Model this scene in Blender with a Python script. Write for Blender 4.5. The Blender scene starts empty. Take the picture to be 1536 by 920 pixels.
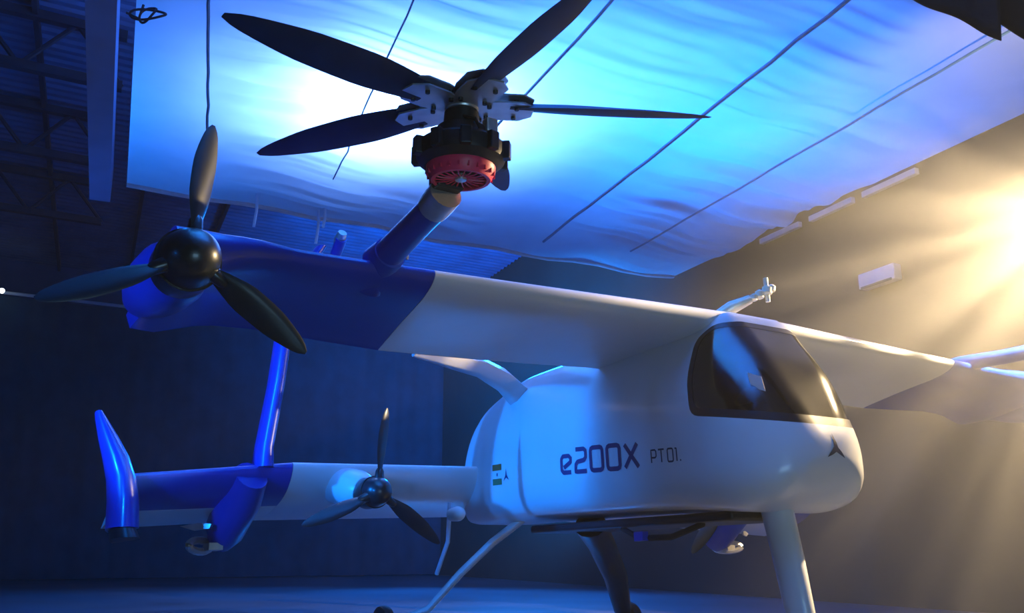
import bpy, bmesh, math, random
import numpy as np
from mathutils import Vector, Matrix

S = bpy.context.scene
COL = S.collection
random.seed(4)
rng = np.random.default_rng(4)

# ------------------------------------------------------------------ camera
cam_d = bpy.data.cameras.new('camera')
cam = bpy.data.objects.new('camera', cam_d)
COL.objects.link(cam)
cam_d.sensor_fit = 'HORIZONTAL'
cam_d.sensor_width = 36.0
cam_d.lens = 36.0 * 1433.94 / 1536.0
cam_d.clip_end = 200
cam.location = (0, 0, 0)
cam.rotation_euler = (math.pi / 2 + 0.25, 0, 0)
S.camera = cam
ROOF_Z = 7.4
FLOOR = -0.70          # the camera stands 0.7 m above the floor

# ------------------------------------------------------------------ world, view
W = bpy.data.worlds.new('world')
S.world = W
W.use_nodes = True
W.node_tree.nodes['Background'].inputs[0].default_value = (0.02, 0.10, 0.35, 1)
W.node_tree.nodes['Background'].inputs[1].default_value = 0.03
S.view_settings.view_transform = 'Standard'
S.view_settings.look = 'None'
S.view_settings.exposure = 0.0
S.view_settings.gamma = 1.0
S.view_settings.use_curve_mapping = False
S.cycles.use_denoising = True
S.cycles.volume_bounces = 0
S.cycles.volume_step_rate = 4.0
S.cycles.volume_max_steps = 64
S.cycles.max_bounces = 6
S.cycles.diffuse_bounces = 3
S.cycles.glossy_bounces = 3
S.cycles.transmission_bounces = 5
S.cycles.transparent_max_bounces = 8
S.cycles.sample_clamp_indirect = 4.0


def look_rot(frm, to):
    return (Vector(to) - Vector(frm)).to_track_quat('-Z', 'Y').to_euler()


def lamp(name, kind, loc, to, energy, color, **kw):
    d = bpy.data.lights.new(name, kind)
    d.energy = energy
    d.color = color
    for k, v in kw.items():
        setattr(d, k, v)
    o = bpy.data.objects.new(name, d)
    COL.objects.link(o)
    o.location = loc
    o.rotation_euler = look_rot(loc, to)
    return o


BLUE = (0.004, 0.20, 1.0)
# blue floods hung between the roof and the stretched cloth, shining down through it
lamp('blue_flood', 'SPOT', (-1.35, 10.4, 6.25), (-1.35, 10.4, 0), 2500, (0.21, 0.41, 1.0), spot_size=2.5, spot_blend=0.6, shadow_soft_size=0.4)
lamp('blue_flood', 'SPOT', (0.5, 9.6, 7.0), (0.5, 9.6, 0), 1750, (0.03, 0.19, 1.0), spot_size=2.8, spot_blend=0.6, shadow_soft_size=0.4)
lamp('blue_flood', 'SPOT', (2.8, 11.0, 7.1), (2.8, 11.0, 0), 1600, BLUE, spot_size=2.8, spot_blend=0.6, shadow_soft_size=0.4)
lamp('blue_flood', 'SPOT', (-4.6, 10.0, 7.0), (-4.6, 10.0, 0), 500, BLUE, spot_size=2.6, spot_blend=0.6, shadow_soft_size=0.4)
lamp('blue_flood', 'SPOT', (0.6, 3.8, 6.5), (0.6, 3.8, 0), 3000, (0.02, 0.21, 1.0), spot_size=2.2, spot_blend=0.6, shadow_soft_size=0.4)
lamp('blue_flood', 'SPOT', (-1.4, 4.6, 6.5), (-1.4, 4.6, 0), 2000, (0.02, 0.28, 1.0), spot_size=2.2, spot_blend=0.6, shadow_soft_size=0.4)
# blue stage spot from high at the left, raking the tail and the rear of the fuselage
lamp('blue_side_spot', 'SPOT', (-6.6, 3.4, 1.75), (-0.33, 7.45, 0.82), 3300, (0.003, 0.21, 1.0), spot_size=0.335, spot_blend=0.45, shadow_soft_size=0.12)
lamp('blue_front_spot', 'SPOT', (-4.3, 0.8, 1.1), (-1.2, 7.4, 0.45), 1250, (0.003, 0.21, 1.0), spot_size=0.70, spot_blend=0.5, shadow_soft_size=0.2)
# dim blue-white fill added behind the camera to brighten undersides and near flank
lamp('front_fill', 'AREA', (2.2, -1.2, -0.5), (0.2, 6.0, 1.3), 112, (0.32, 0.64, 0.95), size=2.2)
# added blue fills: one for the left roof, two brightening the hall's back
lamp('blue_up_fill', 'SPOT', (-6.5, 12.5, 2.2), (-6.6, 13.2, ROOF_Z), 90, (0.003, 0.18, 1.0), spot_size=2.3, spot_blend=0.9, shadow_soft_size=0.4)
lamp('blue_up_fill', 'SPOT', (-1.5, 17.5, 1.5), (0.6, 21.5, 5.6), 6500, (0.003, 0.24, 1.0), spot_size=2.4, spot_blend=0.9, shadow_soft_size=0.4)
lamp('blue_back_fill', 'SPOT', (-0.5, 17.0, 4.7), (-1.0, 27.0, 3.0), 1500, (0.003, 0.22, 1.0), spot_size=1.9, spot_blend=0.9, shadow_soft_size=0.4)
# deep-hall floor wash
lamp('floor_wash', 'SPOT', (0.0, 17.5, 4.6), (-2.0, 14.5, FLOOR), 4200, (0.005, 0.22, 1.0), spot_size=2.0, spot_blend=0.8, shadow_soft_size=0.5)
# warm stage lamp just outside the right edge, its lens rays breaking up in the haze
WL = (4.55, 7.0, 2.62)
warm = lamp('warm_stage_lamp', 'SPOT', WL, (2.0, 6.7, 0.35), 1900, (1.0, 0.73, 0.40), spot_size=2.05, spot_blend=0.25, shadow_soft_size=0.06)
lamp('warm_stage_lamp', 'SPOT', (WL[0] + 0.1, WL[1] + 0.1, WL[2] + 0.2), (5.3, 9.6, 5.0), 380, (1.0, 0.80, 0.55), spot_size=1.5, spot_blend=0.9, shadow_soft_size=0.08)  # added second spot, throwing warm light up onto the cloth
wd = warm.data
wd.use_nodes = True
nt = wd.node_tree
em = nt.nodes['Emission']
tc = nt.nodes.new('ShaderNodeTexCoord')
nz = nt.nodes.new('ShaderNodeTexNoise')
nz.inputs['Scale'].default_value = 6.4
nz.inputs['Detail'].default_value = 3.0
mr = nt.nodes.new('ShaderNodeMapRange')
mr.inputs['From Min'].default_value = 0.42
mr.inputs['From Max'].default_value = 0.62
mr.inputs['To Min'].default_value = 0.16
mr.inputs['To Max'].default_value = 2.6
nt.links.new(tc.outputs['Normal'], nz.inputs['Vector'])
nt.links.new(nz.outputs['Fac'], mr.inputs['Value'])
nt.links.new(mr.outputs['Result'], em.inputs['Strength'])

# ------------------------------------------------------------------ materials
MATS = {}


def mat(name, color, rough=0.5, metal=0.0, coat=0.0, var=0.0, vscale=6.0, bump=0.0, bscale=60.0, spec=0.5, emit=None, estr=0.0):
    if name in MATS:
        return MATS[name]
    m = bpy.data.materials.new(name)
    m.use_nodes = True
    n = m.node_tree
    b = n.nodes['Principled BSDF']
    b.inputs['Base Color'].default_value = (*color, 1)
    b.inputs['Roughness'].default_value = rough
    b.inputs['Metallic'].default_value = metal
    b.inputs['Coat Weight'].default_value = coat
    b.inputs['Coat Roughness'].default_value = 0.08
    b.inputs['Specular IOR Level'].default_value = spec
    tc = n.nodes.new('ShaderNodeTexCoord')
    if var > 0:
        nz = n.nodes.new('ShaderNodeTexNoise')
        nz.inputs['Scale'].default_value = vscale
        nz.inputs['Detail'].default_value = 5
        rp = n.nodes.new('ShaderNodeValToRGB')
        rp.color_ramp.elements[0].position = 0.3
        rp.color_ramp.elements[1].position = 0.7
        rp.color_ramp.elements[0].color = (*[c * (1 - var) for c in color], 1)
        rp.color_ramp.elements[1].color = (*[min(1, c * (1 + var)) for c in color], 1)
        n.links.new(tc.outputs['Object'], nz.inputs['Vector'])
        n.links.new(nz.outputs['Fac'], rp.inputs['Fac'])
        n.links.new(rp.outputs['Color'], b.inputs['Base Color'])
    if bump > 0:
        nb = n.nodes.new('ShaderNodeTexNoise')
        nb.inputs['Scale'].default_value = bscale
        nb.inputs['Detail'].default_value = 4
        bp = n.nodes.new('ShaderNodeBump')
        bp.inputs['Strength'].default_value = bump
        bp.inputs['Distance'].default_value = 0.01
        n.links.new(tc.outputs['Object'], nb.inputs['Vector'])
        n.links.new(nb.outputs['Fac'], bp.inputs['Height'])
        n.links.new(bp.outputs['Normal'], b.inputs['Normal'])
    if emit:
        b.inputs['Emission Color'].default_value = (*emit, 1)
        b.inputs['Emission Strength'].default_value = estr
    MATS[name] = m
    return m


WHITE = mat('white_gelcoat', (0.72, 0.73, 0.74), 0.34, coat=0.35, var=0.03, vscale=3)
PBLUE = mat('blue_paint', (0.004, 0.042, 0.38), 0.32, coat=0.2, var=0.08, vscale=3)
BLACKG = mat('black_composite', (0.012, 0.018, 0.020), 0.33, coat=0.25, var=0.2, vscale=9)
ROTORB = mat('navy_blade_composite', (0.010, 0.028, 0.075), 0.5, var=0.15, vscale=8, spec=0.3)
BLADE = mat('dark_blade_composite', (0.010, 0.020, 0.026), 0.42, spec=0.35, coat=0.05, var=0.15, vscale=8)
BTIP = mat('blade_edge_metal', (0.55, 0.5, 0.42), 0.3, metal=1.0, var=0.1)
MOTOR = mat('black_motor_housing', (0.010, 0.014, 0.018), 0.45, var=0.2, vscale=20)
RED = mat('red_anodised', (0.85, 0.035, 0.11), 0.42, var=0.1, vscale=15)
ALU = mat('brushed_aluminium', (0.62, 0.60, 0.57), 0.36, metal=0.75, var=0.12, vscale=14, bump=0.1, bscale=90)
BRASS = mat('golden_fitting', (0.95, 0.84, 0.58), 0.3, metal=0.2, var=0.1)
RUBBER = mat('tyre_rubber', (0.012, 0.012, 0.014), 0.8, bump=0.2, bscale=60)
DKFRAME = mat('black_window_frame', (0.012, 0.011, 0.012), 0.35, coat=0.2, var=0.1)
INTER = mat('dark_cabin_trim', (0.028, 0.024, 0.023), 0.8, var=0.2, bump=0.1)
SEAT = mat('cabin_seat_fabric', (0.05, 0.045, 0.045), 0.85, var=0.2, bump=0.2, bscale=120)
PAPER = mat('pink_paper', (0.75, 0.55, 0.50), 0.7, var=0.05)
CABLEW = mat('pale_cable', (0.65, 0.6, 0.5), 0.5, var=0.05)
INK = mat('navy_lettering', (0.012, 0.035, 0.13), 0.5, var=0.05)
INK2 = mat('grey_lettering', (0.05, 0.055, 0.075), 0.5, var=0.05)
SAFF = mat('saffron_print', (0.30, 0.10, 0.02), 0.5, var=0.05)
GREENP = mat('green_print', (0.02, 0.16, 0.06), 0.5, var=0.05)
STEELB = mat('blue_grey_steel', (0.015, 0.022, 0.045), 0.6, var=0.2, bump=0.1)
BEAM = mat('painted_beam', (0.22, 0.30, 0.5), 0.6, var=0.1, vscale=2)
ROOFM = mat('corrugated_roof_sheet', (0.06, 0.11, 0.24), 0.6, var=0.25, vscale=1.5)
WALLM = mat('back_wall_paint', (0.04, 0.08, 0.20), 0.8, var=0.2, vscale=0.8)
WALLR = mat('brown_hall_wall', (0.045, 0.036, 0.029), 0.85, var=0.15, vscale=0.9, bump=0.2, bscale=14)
BLKCLOTH = mat('black_drape_cloth', (0.010, 0.008, 0.007), 0.9, var=0.25, vscale=3, bump=0.3, bscale=30)
CURTAIN = mat('dark_curtain', (0.008, 0.05, 0.09), 0.9, var=0.2, vscale=2)
CORD = mat('blue_grey_cord', (0.20, 0.36, 0.50), 0.7, var=0.1)
BOXM = mat('pale_box_plastic', (0.62, 0.60, 0.66), 0.5, var=0.05)
BATT = mat('pale_batten', (0.60, 0.58, 0.62), 0.6, var=0.08)
STRAP = mat('pale_strap', (0.5, 0.6, 0.75), 0.7, var=0.05)
BULB = mat('white_lamp_face', (0.8, 0.8, 0.8), 0.4, emit=(0.8, 0.95, 1.0), estr=8.0, var=0.02)
FLOORM = mat('dark_stage_floor', (0.085, 0.10, 0.13), 0.32, var=0.35, vscale=0.7, bump=0.15, bscale=25)

# translucent ceiling cloth
CLOTH = bpy.data.materials.new('thin_ceiling_cloth')
CLOTH.use_nodes = True
n = CLOTH.node_tree
for q in list(n.nodes):
    n.nodes.remove(q)
out = n.nodes.new('ShaderNodeOutputMaterial')
tr = n.nodes.new('ShaderNodeBsdfTranslucent')
df = n.nodes.new('ShaderNodeBsdfDiffuse')
mx = n.nodes.new('ShaderNodeMixShader')
tcx = n.nodes.new('ShaderNodeTexCoord')
wv = n.nodes.new('ShaderNodeTexNoise')
wv.inputs['Scale'].default_value = 2.0
wv.inputs['Detail'].default_value = 6
cr = n.nodes.new('ShaderNodeValToRGB')
cr.color_ramp.elements[0].color = (0.62, 0.66, 0.70, 1)
cr.color_ramp.elements[1].color = (0.80, 0.82, 0.84, 1)
n.links.new(tcx.outputs['Object'], wv.inputs['Vector'])
n.links.new(wv.outputs['Fac'], cr.inputs['Fac'])
n.links.new(cr.outputs['Color'], tr.inputs['Color'])
n.links.new(cr.outputs['Color'], df.inputs['Color'])
mx.inputs[0].default_value = 0.5
n.links.new(tr.outputs[0], mx.inputs[1])
n.links.new(df.outputs[0], mx.inputs[2])
n.links.new(mx.outputs[0], out.inputs['Surface'])

# tinted canopy glass
GLASS = bpy.data.materials.new('tinted_canopy_glass')
GLASS.use_nodes = True
n = GLASS.node_tree
for q in list(n.nodes):
    n.nodes.remove(q)
out = n.nodes.new('ShaderNodeOutputMaterial')
tp = n.nodes.new('ShaderNodeBsdfTransparent')
tp.inputs['Color'].default_value = (0.50, 0.46, 0.44, 1)
gl = n.nodes.new('ShaderNodeBsdfGlossy')
gl.inputs['Roughness'].default_value = 0.13
fr = n.nodes.new('ShaderNodeFresnel')
fr.inputs['IOR'].default_value = 2.0
mx = n.nodes.new('ShaderNodeMixShader')
n.links.new(fr.outputs[0], mx.inputs[0])
n.links.new(tp.outputs[0], mx.inputs[1])
n.links.new(gl.outputs[0], mx.inputs[2])
n.links.new(mx.outputs[0], out.inputs['Surface'])

# ------------------------------------------------------------------ mesh helpers


class MB:
    """Collects vertices and faces of ONE mesh object."""

    def __init__(self):
        self.v = []
        self.f = []

    def add(self, verts, faces):
        k = len(self.v)
        self.v += [tuple(map(float, p)) for p in verts]
        self.f += [tuple(i + k for i in f) for f in faces]
        return self

    def loft(self, rings, closed=True, cap0=True, cap1=True):
        rings = [np.asarray(r, float) for r in rings]
        m = len(rings[0])
        v = np.concatenate(rings)
        f = []
        for i in range(len(rings) - 1):
            for j in range(m if closed else m - 1):
                a = i * m + j
                b = i * m + (j + 1) % m
                f.append((a, b, b + m, a + m))
        if closed and cap0:
            f.append(tuple(range(m))[::-1])
        if closed and cap1:
            k = (len(rings) - 1) * m
            f.append(tuple(range(k, k + m)))
        return self.add(v, f)

    def tube(self, pts, rad, seg=12, caps=True, flat=1.0, up=None):
        pts = [np.asarray(p, float) for p in pts]
        rads = rad if hasattr(rad, '__len__') else [rad] * len(pts)
        rings = []
        pu = None
        for i, p in enumerate(pts):
            a = pts[max(i - 1, 0)]
            b = pts[min(i + 1, len(pts) - 1)]
            d = b - a
            d = d / np.linalg.norm(d)
            if pu is None:
                u = np.array(up, float) if up is not None else (np.array([0, 0, 1.0]) if abs(d[2]) < 0.9 else np.array([1.0, 0, 0]))
            else:
                u = pu
            u = u - d * (u @ d)
            u /= np.linalg.norm(u)
            pu = u
            w = np.cross(d, u)
            t = np.linspace(0, 2 * np.pi, seg, endpoint=False)
            rings.append(p + rads[i] * (np.cos(t)[:, None] * u + flat * np.sin(t)[:, None] * w))
        return self.loft(rings, True, caps, caps)

    def lathe(self, origin, axis, prof, seg=32, caps=True):
        """prof: list of (distance along axis, radius)."""
        axis = np.asarray(axis, float)
        axis = axis / np.linalg.norm(axis)
        u = np.array([0, 0, 1.0]) if abs(axis[2]) < 0.9 else np.array([1.0, 0, 0])
        u = u - axis * (u @ axis)
        u /= np.linalg.norm(u)
        w = np.cross(axis, u)
        t = np.linspace(0, 2 * np.pi, seg, endpoint=False)
        o = np.asarray(origin, float)
        return self.loft([o + axis * h + max(r, 1e-4) * (np.cos(t)[:, None] * u + np.sin(t)[:, None] * w) for h, r in prof], True, caps, caps)

    def box(self, c, sx, sy, sz, ax=None):
        c = np.asarray(c, float)
        A = np.eye(3) if ax is None else np.asarray(ax, float)
        v = [c + A[0] * sx / 2 * i + A[1] * sy / 2 * j + A[2] * sz / 2 * k for i in (-1, 1) for j in (-1, 1) for k in (-1, 1)]
        return self.add(v, [(0, 1, 3, 2), (4, 6, 7, 5), (0, 4, 5, 1), (2, 3, 7, 6), (0, 2, 6, 4), (1, 5, 7, 3)])

    def prism(self, poly, thick, o, ex, ey, ez):
        o, ex, ey, ez = [np.asarray(q, float) for q in (o, ex, ey, ez)]
        m = len(poly)
        v = [o + ex * a + ey * b + ez * h for h in (-thick / 2, thick / 2) for a, b in poly]
        f = [tuple(range(m))[::-1], tuple(range(m, 2 * m))] + [(i, (i + 1) % m, m + (i + 1) % m, m + i) for i in range(m)]
        return self.add(v, f)


def mesh_from(name, mb, smooth=True, angle=40, off=None):
    me = bpy.data.meshes.new(name)
    v = np.array(mb.v)
    if off is not None:
        v = v - np.asarray(off)
    me.from_pydata(v.tolist(), [], mb.f)
    bm = bmesh.new()
    bm.from_mesh(me)
    bmesh.ops.remove_doubles(bm, verts=bm.verts, dist=1e-6)
    bmesh.ops.recalc_face_normals(bm, faces=bm.faces)
    bm.to_mesh(me)
    bm.free()
    if smooth:
        me.shade_smooth()
        try:
            me.set_sharp_from_angle(angle=math.radians(angle))
        except Exception:
            pass
    return me


def obj(name, mb, m, parent=None, smooth=True, angle=40, off=None, bevel=0.0):
    me = mesh_from(name, mb, smooth, angle, off)
    me.materials.append(m)
    o = bpy.data.objects.new(name, me)
    COL.objects.link(o)
    if parent is not None:
        o.parent = parent
    if bevel > 0:
        b = o.modifiers.new('bevel', 'BEVEL')
        b.width = bevel
        b.segments = 2
        b.limit_method = 'ANGLE'
    return o


def tag(o, label, cat, group=None):
    o['label'] = label
    o['category'] = cat
    if group:
        o['group'] = group
    return o


def struct(o):
    o['kind'] = 'structure'
    return o


def pchip(xs, ys, x):
    xs = np.asarray(xs, float)
    ys = np.asarray(ys, float)
    h = np.diff(xs)
    d = np.diff(ys) / h
    m = np.zeros_like(xs)
    m[0] = d[0]
    m[-1] = d[-1]
    for i in range(1, len(xs) - 1):
        if d[i - 1] * d[i] > 0:
            w1 = 2 * h[i] + h[i - 1]
            w2 = h[i] + 2 * h[i - 1]
            m[i] = (w1 + w2) / (w1 / d[i - 1] + w2 / d[i])
    x = np.asarray(x, float)
    i = np.clip(np.searchsorted(xs, x) - 1, 0, len(xs) - 2)
    t = (x - xs[i]) / h[i]
    return ys[i] * (1 + 2 * t) * (1 - t) ** 2 + h[i] * m[i] * t * (1 - t) ** 2 + ys[i + 1] * t * t * (3 - 2 * t) + h[i] * m[i + 1] * t * t * (t - 1)


# ------------------------------------------------------------------ hall
def quad_slab(name, a, b, c, d, thick, m, parent=None):
    a, b, c, d = [np.asarray(q, float) for q in (a, b, c, d)]
    nrm = np.cross(b - a, d - a)
    nrm /= np.linalg.norm(nrm)
    mb = MB()
    top = [q + nrm * thick for q in (a, b, c, d)]
    mb.add([a, b, c, d] + top, [(0, 1, 2, 3), (7, 6, 5, 4), (0, 4, 5, 1), (1, 5, 6, 2), (2, 6, 7, 3), (3, 7, 4, 0)])
    return obj(name, mb, m, parent, smooth=False)


ER = np.array([0.397, -0.918, 0])      # along the hall, towards the viewer
EL = np.array([-0.869, -0.494, 0])     # across the hall, towards the left
FR = np.array([3.04, 17.3, 0])         # far right corner of the cloth
FL = np.array([-5.38, 12.51, 0])       # far left corner
ZC = 5.0
UP = np.array([0, 0, 1.0])


P0 = FR - ER * 14
P1 = P0 + EL * 30
ROOF = 7.4
NEAR = 36


def lerp(a, b, t):
    return np.asarray(a) * (1 - t) + np.asarray(b) * t


def at(p, z):
    return np.array([p[0], p[1], z])


struct(quad_slab('floor', at(P0 + ER * NEAR, FLOOR), at(P1 + ER * NEAR, FLOOR), at(P1, FLOOR), at(P0, FLOOR), 0.12, FLOORM))
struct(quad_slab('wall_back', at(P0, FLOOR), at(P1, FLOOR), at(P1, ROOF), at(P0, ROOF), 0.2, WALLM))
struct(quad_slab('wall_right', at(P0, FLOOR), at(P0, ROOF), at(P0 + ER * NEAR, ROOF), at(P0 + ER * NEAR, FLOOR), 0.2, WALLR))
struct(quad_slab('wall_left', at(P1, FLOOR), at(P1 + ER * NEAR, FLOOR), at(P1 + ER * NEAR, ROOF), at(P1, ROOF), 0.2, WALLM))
# roof: corrugated sheets over the whole hall, ribs running across
mb = MB()
nr = 150
verts = []
for i in range(nr * 4 + 1):
    t = i / (nr * 4)
    dz = (0, 0.035, 0.035, 0)[i % 4]
    for e in (P0, P1):
        q = lerp(e, e + ER * NEAR, t)
        verts.append((q[0], q[1], ROOF + dz))
mb.add(verts, [(2 * i, 2 * i + 1, 2 * i + 3, 2 * i + 2) for i in range(nr * 4)])
roof = struct(obj('ceiling', mb, ROOFM, None, smooth=False))
for k in range(9):                                   # purlins run the length of the hall
    a = P0 + EL * (7.6 + k * 1.75)
    pm = MB()
    pm.box(at(a + ER * NEAR / 2, ROOF - 0.10), NEAR - 0.4, 0.07, 0.16, [ER, EL, UP])
    obj('purlin', pm, STEELB, roof, smooth=False)

# roof trusses, far apart, across the hall (only the strip left of the cloth shows)
def truss(pt, zb, zt, label):
    pt = np.array([*pt, 0.0])
    e = bpy.data.objects.new('roof_truss', None)
    COL.objects.link(e)
    base = pt - EL * 0.9
    e.location = at(base, zb)
    off = at(base, zb)
    L = 12.0
    for nm, z in (('bottom_chord', zb), ('top_chord', zt)):
        m_ = MB()
        m_.box(at(base + EL * L / 2, z), L, 0.13, 0.13, [EL, ER, UP])
        obj(nm, m_, STEELB, e, smooth=False, off=off)
    n_ = 9
    for k in range(n_):
        a = at(base + EL * (L * k / n_), zb)
        b = at(base + EL * (L * (k + 0.5) / n_), zt)
        c = at(base + EL * (L * (k + 1) / n_), zb)
        for p, q in ((a, b), (b, c)):
            m_ = MB()
            m_.tube([p, q], 0.035, 6)
            obj('web_member', m_, STEELB, e, smooth=False, off=off)
    tag(e, label, 'truss', 'roof trusses left of the cloth')


truss((-6.38, 12.07), 6.45, 7.25, 'dark steel roof truss nearest the viewer, high at the left edge')
truss((-7.72, 14.94), 6.45, 7.25, 'dark steel roof truss in the middle of the three at the left')
truss((-9.10, 17.90), 6.45, 7.25, 'dark steel roof truss farthest back, just above the pale rail')

# stretched ceiling cloth with sagging bays and tension wrinkles
NU, NV = 110, 620
cl = MB()
cl_near_l = FL + np.array([0.379, -0.925, 0]) * 15
cl_near_r = FR + ER * 19
U, V = np.meshgrid(np.linspace(0, 1, NU), np.linspace(0, 1, NV), indexing='ij')


def vnoise(x, y, seed):
    r = np.random.default_rng(seed).random((64, 64))
    xi = np.floor(x).astype(int)
    yi = np.floor(y).astype(int)
    fx = x - xi
    fy = y - yi
    fx = fx * fx * (3 - 2 * fx)
    fy = fy * fy * (3 - 2 * fy)
    g = lambda i, j: r[i % 64, j % 64]
    return (g(xi, yi) * (1 - fx) + g(xi + 1, yi) * fx) * (1 - fy) + (g(xi, yi + 1) * (1 - fx) + g(xi + 1, yi + 1) * fx) * fy - 0.5


A = FL[None, None] * (1 - U[..., None]) + FR[None, None] * U[..., None]
B = cl_near_l[None, None] * (1 - U[..., None]) + cl_near_r[None, None] * U[..., None]
V2 = V ** 0.85
PT = A * (1 - V2[..., None]) + B * V2[..., None]
bays = U * 5
sag = 0.05 * np.sin(np.pi * (bays % 1.0)) ** 2
al = V2 * 18.0                     # metres along the hall
ac = U * 9.6                       # metres across
patch = np.clip(vnoise(al * 0.35 + 3, ac * 0.5, 5) * 3 + 0.5, 0, 1)
wr = 0.15 * vnoise(al * 3.3 + ac * 0.5, ac * 0.42 + 9, 1) * patch + 0.055 * vnoise(al * 8.5 + ac * 1.5, ac * 0.8, 2) * patch
edge = 0.10 * vnoise(ac * 0.9, al * 0.0 + 0.5, 3) * np.exp(-al * 1.2)
Z = ZC - sag + wr
PT = PT + np.array([0.397, -0.918, 0]) * (edge * 2.5)[..., None]
vv = np.stack([PT[..., 0], PT[..., 1], Z], -1).reshape(-1, 3)
ff = [(i * NV + j, (i + 1) * NV + j, (i + 1) * NV + j + 1, i * NV + j + 1) for i in range(NU - 1) for j in range(NV - 1)]
cl.add(vv, ff)
cloth = tag(obj('ceiling_cloth', cl, CLOTH, None, smooth=True, angle=180), 'huge pale cloth stretched overhead, glowing blue-white from lamps above', 'cloth')
# hems: a rolled edge along the far and the right side
hm = MB()
hm.tube([(vv.reshape(NU, NV, 3)[i, 0] + np.array([0, 0, -0.02])) for i in range(0, NU, 6)] + [vv.reshape(NU, NV, 3)[-1, 0]], 0.035, 6)
obj('hem', hm, BATT, cloth)
# support cords under the cloth, one per seam
VV = vv.reshape(NU, NV, 3)


def cord(a, b, sagd=0.03, r=0.016, wob=0.018, seed=0):
    a = np.array([*a, ZC - 0.09])
    b = np.array([*b, ZC - 0.09])
    c_ = MB()
    pts = []
    g = np.random.default_rng(seed)
    off = 0.0
    for t in np.linspace(0, 1, 26):
        off = 0.7 * off + g.normal() * wob * 0.5
        pts.append(lerp(a, b, t) + EL * off + np.array([0, 0, -sagd * math.sin(math.pi * t)]))
    c_.tube(pts, r, 6)
    return obj('support_cord', c_, CORD, cloth)


def ext(p, q, k):
    p = np.array(p)
    q = np.array(q)
    return q + (q - p) / np.linalg.norm(q - p) * k


cord((-3.70, 10.75), ext((-3.70, 10.75), (-2.83, 7.97), 4), seed=1, r=0.018)
cord((-2.44, 12.21), ext((-2.44, 12.21), (-0.97, 7.97), 4), seed=2, r=0.010)
cord((-1.55, 13.9), ext((-0.11, 11.12), (1.01, 7.97), 4), seed=3, r=0.016)
cord((0.51, 14.93), ext((0.51, 14.93), (3.01, 7.97), 4), seed=4, r=0.022)
cord((2.0, 15.45), ext((2.52, 14.12), (4.66, 8.69), 4), seed=5, r=0.016)

# painted beam along the left edge of the cloth
bm_ = MB()
b0 = FL + EL * 0.34 - ER * 1.0
b1 = cl_near_l + EL * 0.22
d_ = (b1 - b0) / np.linalg.norm(b1 - b0)
bm_.box(at((b0 + b1) / 2, ZC + 0.22), np.linalg.norm(b1 - b0), 0.28, 0.45, [d_, np.cross(UP, d_), UP])
struct(obj('trim_1', bm_, BEAM, None, smooth=False))

# back curtain hung from a pale rail
WN = np.array([-ER[0], -ER[1], 0]) * -1          # towards the viewer
cu = MB()
c0 = P0 + ER * 1.0
rows = []
NW = 420
for zz in (FLOOR + 0.02, 3.0, 6.2):
    rows.append([at(c0 + EL * (29.5 * i / NW) + ER * (0.02 * math.sin(i * 0.9) + 0.03 * math.sin(i * 0.37)), zz) for i in range(NW + 1)])
cu.loft(rows, closed=False)
tag(obj('back_curtain', cu, CURTAIN), 'black curtain hung across the dark back of the hall', 'curtain')
cr_ = MB()
cr_.tube([at(c0 + EL * 0.5, 6.28), at(c0 + EL * 29, 6.28)], 0.045, 8)
tag(obj('curtain_rail', cr_, STRAP), 'thin pale rail above the black curtain at the left', 'rail')

# battens along the right edge of the cloth
for a, b, lab in (((4.11, 14.83), (4.49, 13.95), 'short pale batten on the right wall nearest the cloth corner'),
                  ((4.58, 13.74), (4.94, 12.90), 'short pale batten on the right wall, second from the cloth corner'),
                  ((5.02, 12.72), (5.41, 11.82), 'short pale batten on the right wall, third from the cloth corner')):
    m_ = MB()
    a3 = np.array([*a, 4.86]) + EL * 0.07
    b3 = np.array([*b, 4.86]) + EL * 0.07
    dd = (b3 - a3) / np.linalg.norm(b3 - a3)
    m_.box((a3 + b3) / 2, np.linalg.norm(b3 - a3), 0.08, 0.09, [dd, np.cross(UP, dd), UP])
    tag(obj('batten', m_, BATT, None, smooth=False, bevel=0.01), lab, 'batten', 'battens along the cloth edge')

# pale box on the right wall
m_ = MB()
m_.box(np.array([5.10, 12.55, 3.60]) + EL * 0.12, 0.66, 0.16, 0.22, [ER, EL, UP])
wb = tag(obj('wall_box', m_, BOXM, None, smooth=False, bevel=0.02), 'pale rectangular box mounted on the hazy brown right wall', 'box')
m_ = MB()
m_.box(np.array([5.10, 12.55, 3.50]) + EL * 0.205, 0.56, 0.012, 0.03, [ER, EL, UP])
obj('outlet_slot', m_, MOTOR, wb, smooth=False)

# loop of cord knotted at the near left corner of the cloth
m_ = MB()
c_ = np.array([-3.52, 8.02, 4.88])
for ph, sx, sy in ((0.0, 0.17, 0.05), (0.9, 0.12, 0.06)):
    m_.tube([c_ + np.array([0.10 + sx * math.cos(t) * math.cos(ph), 0.0, sx * math.cos(t) * math.sin(ph) * 0.5 + sy * math.sin(t)]) + np.array([0, 0.02 * math.sin(2 * t), 0]) for t in np.linspace(0, 2 * math.pi, 22)], 0.012, 6)
m_.tube([c_ + np.array([-0.10, 0, 0.02]), c_ + np.array([0.02, 0, -0.04]), c_ + np.array([0.05, 0, 0.10])], 0.014, 6)
tag(obj('cord_loop', m_, STEELB), 'knotted loop of dark cord at the upper left edge of the cloth', 'cord')

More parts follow.
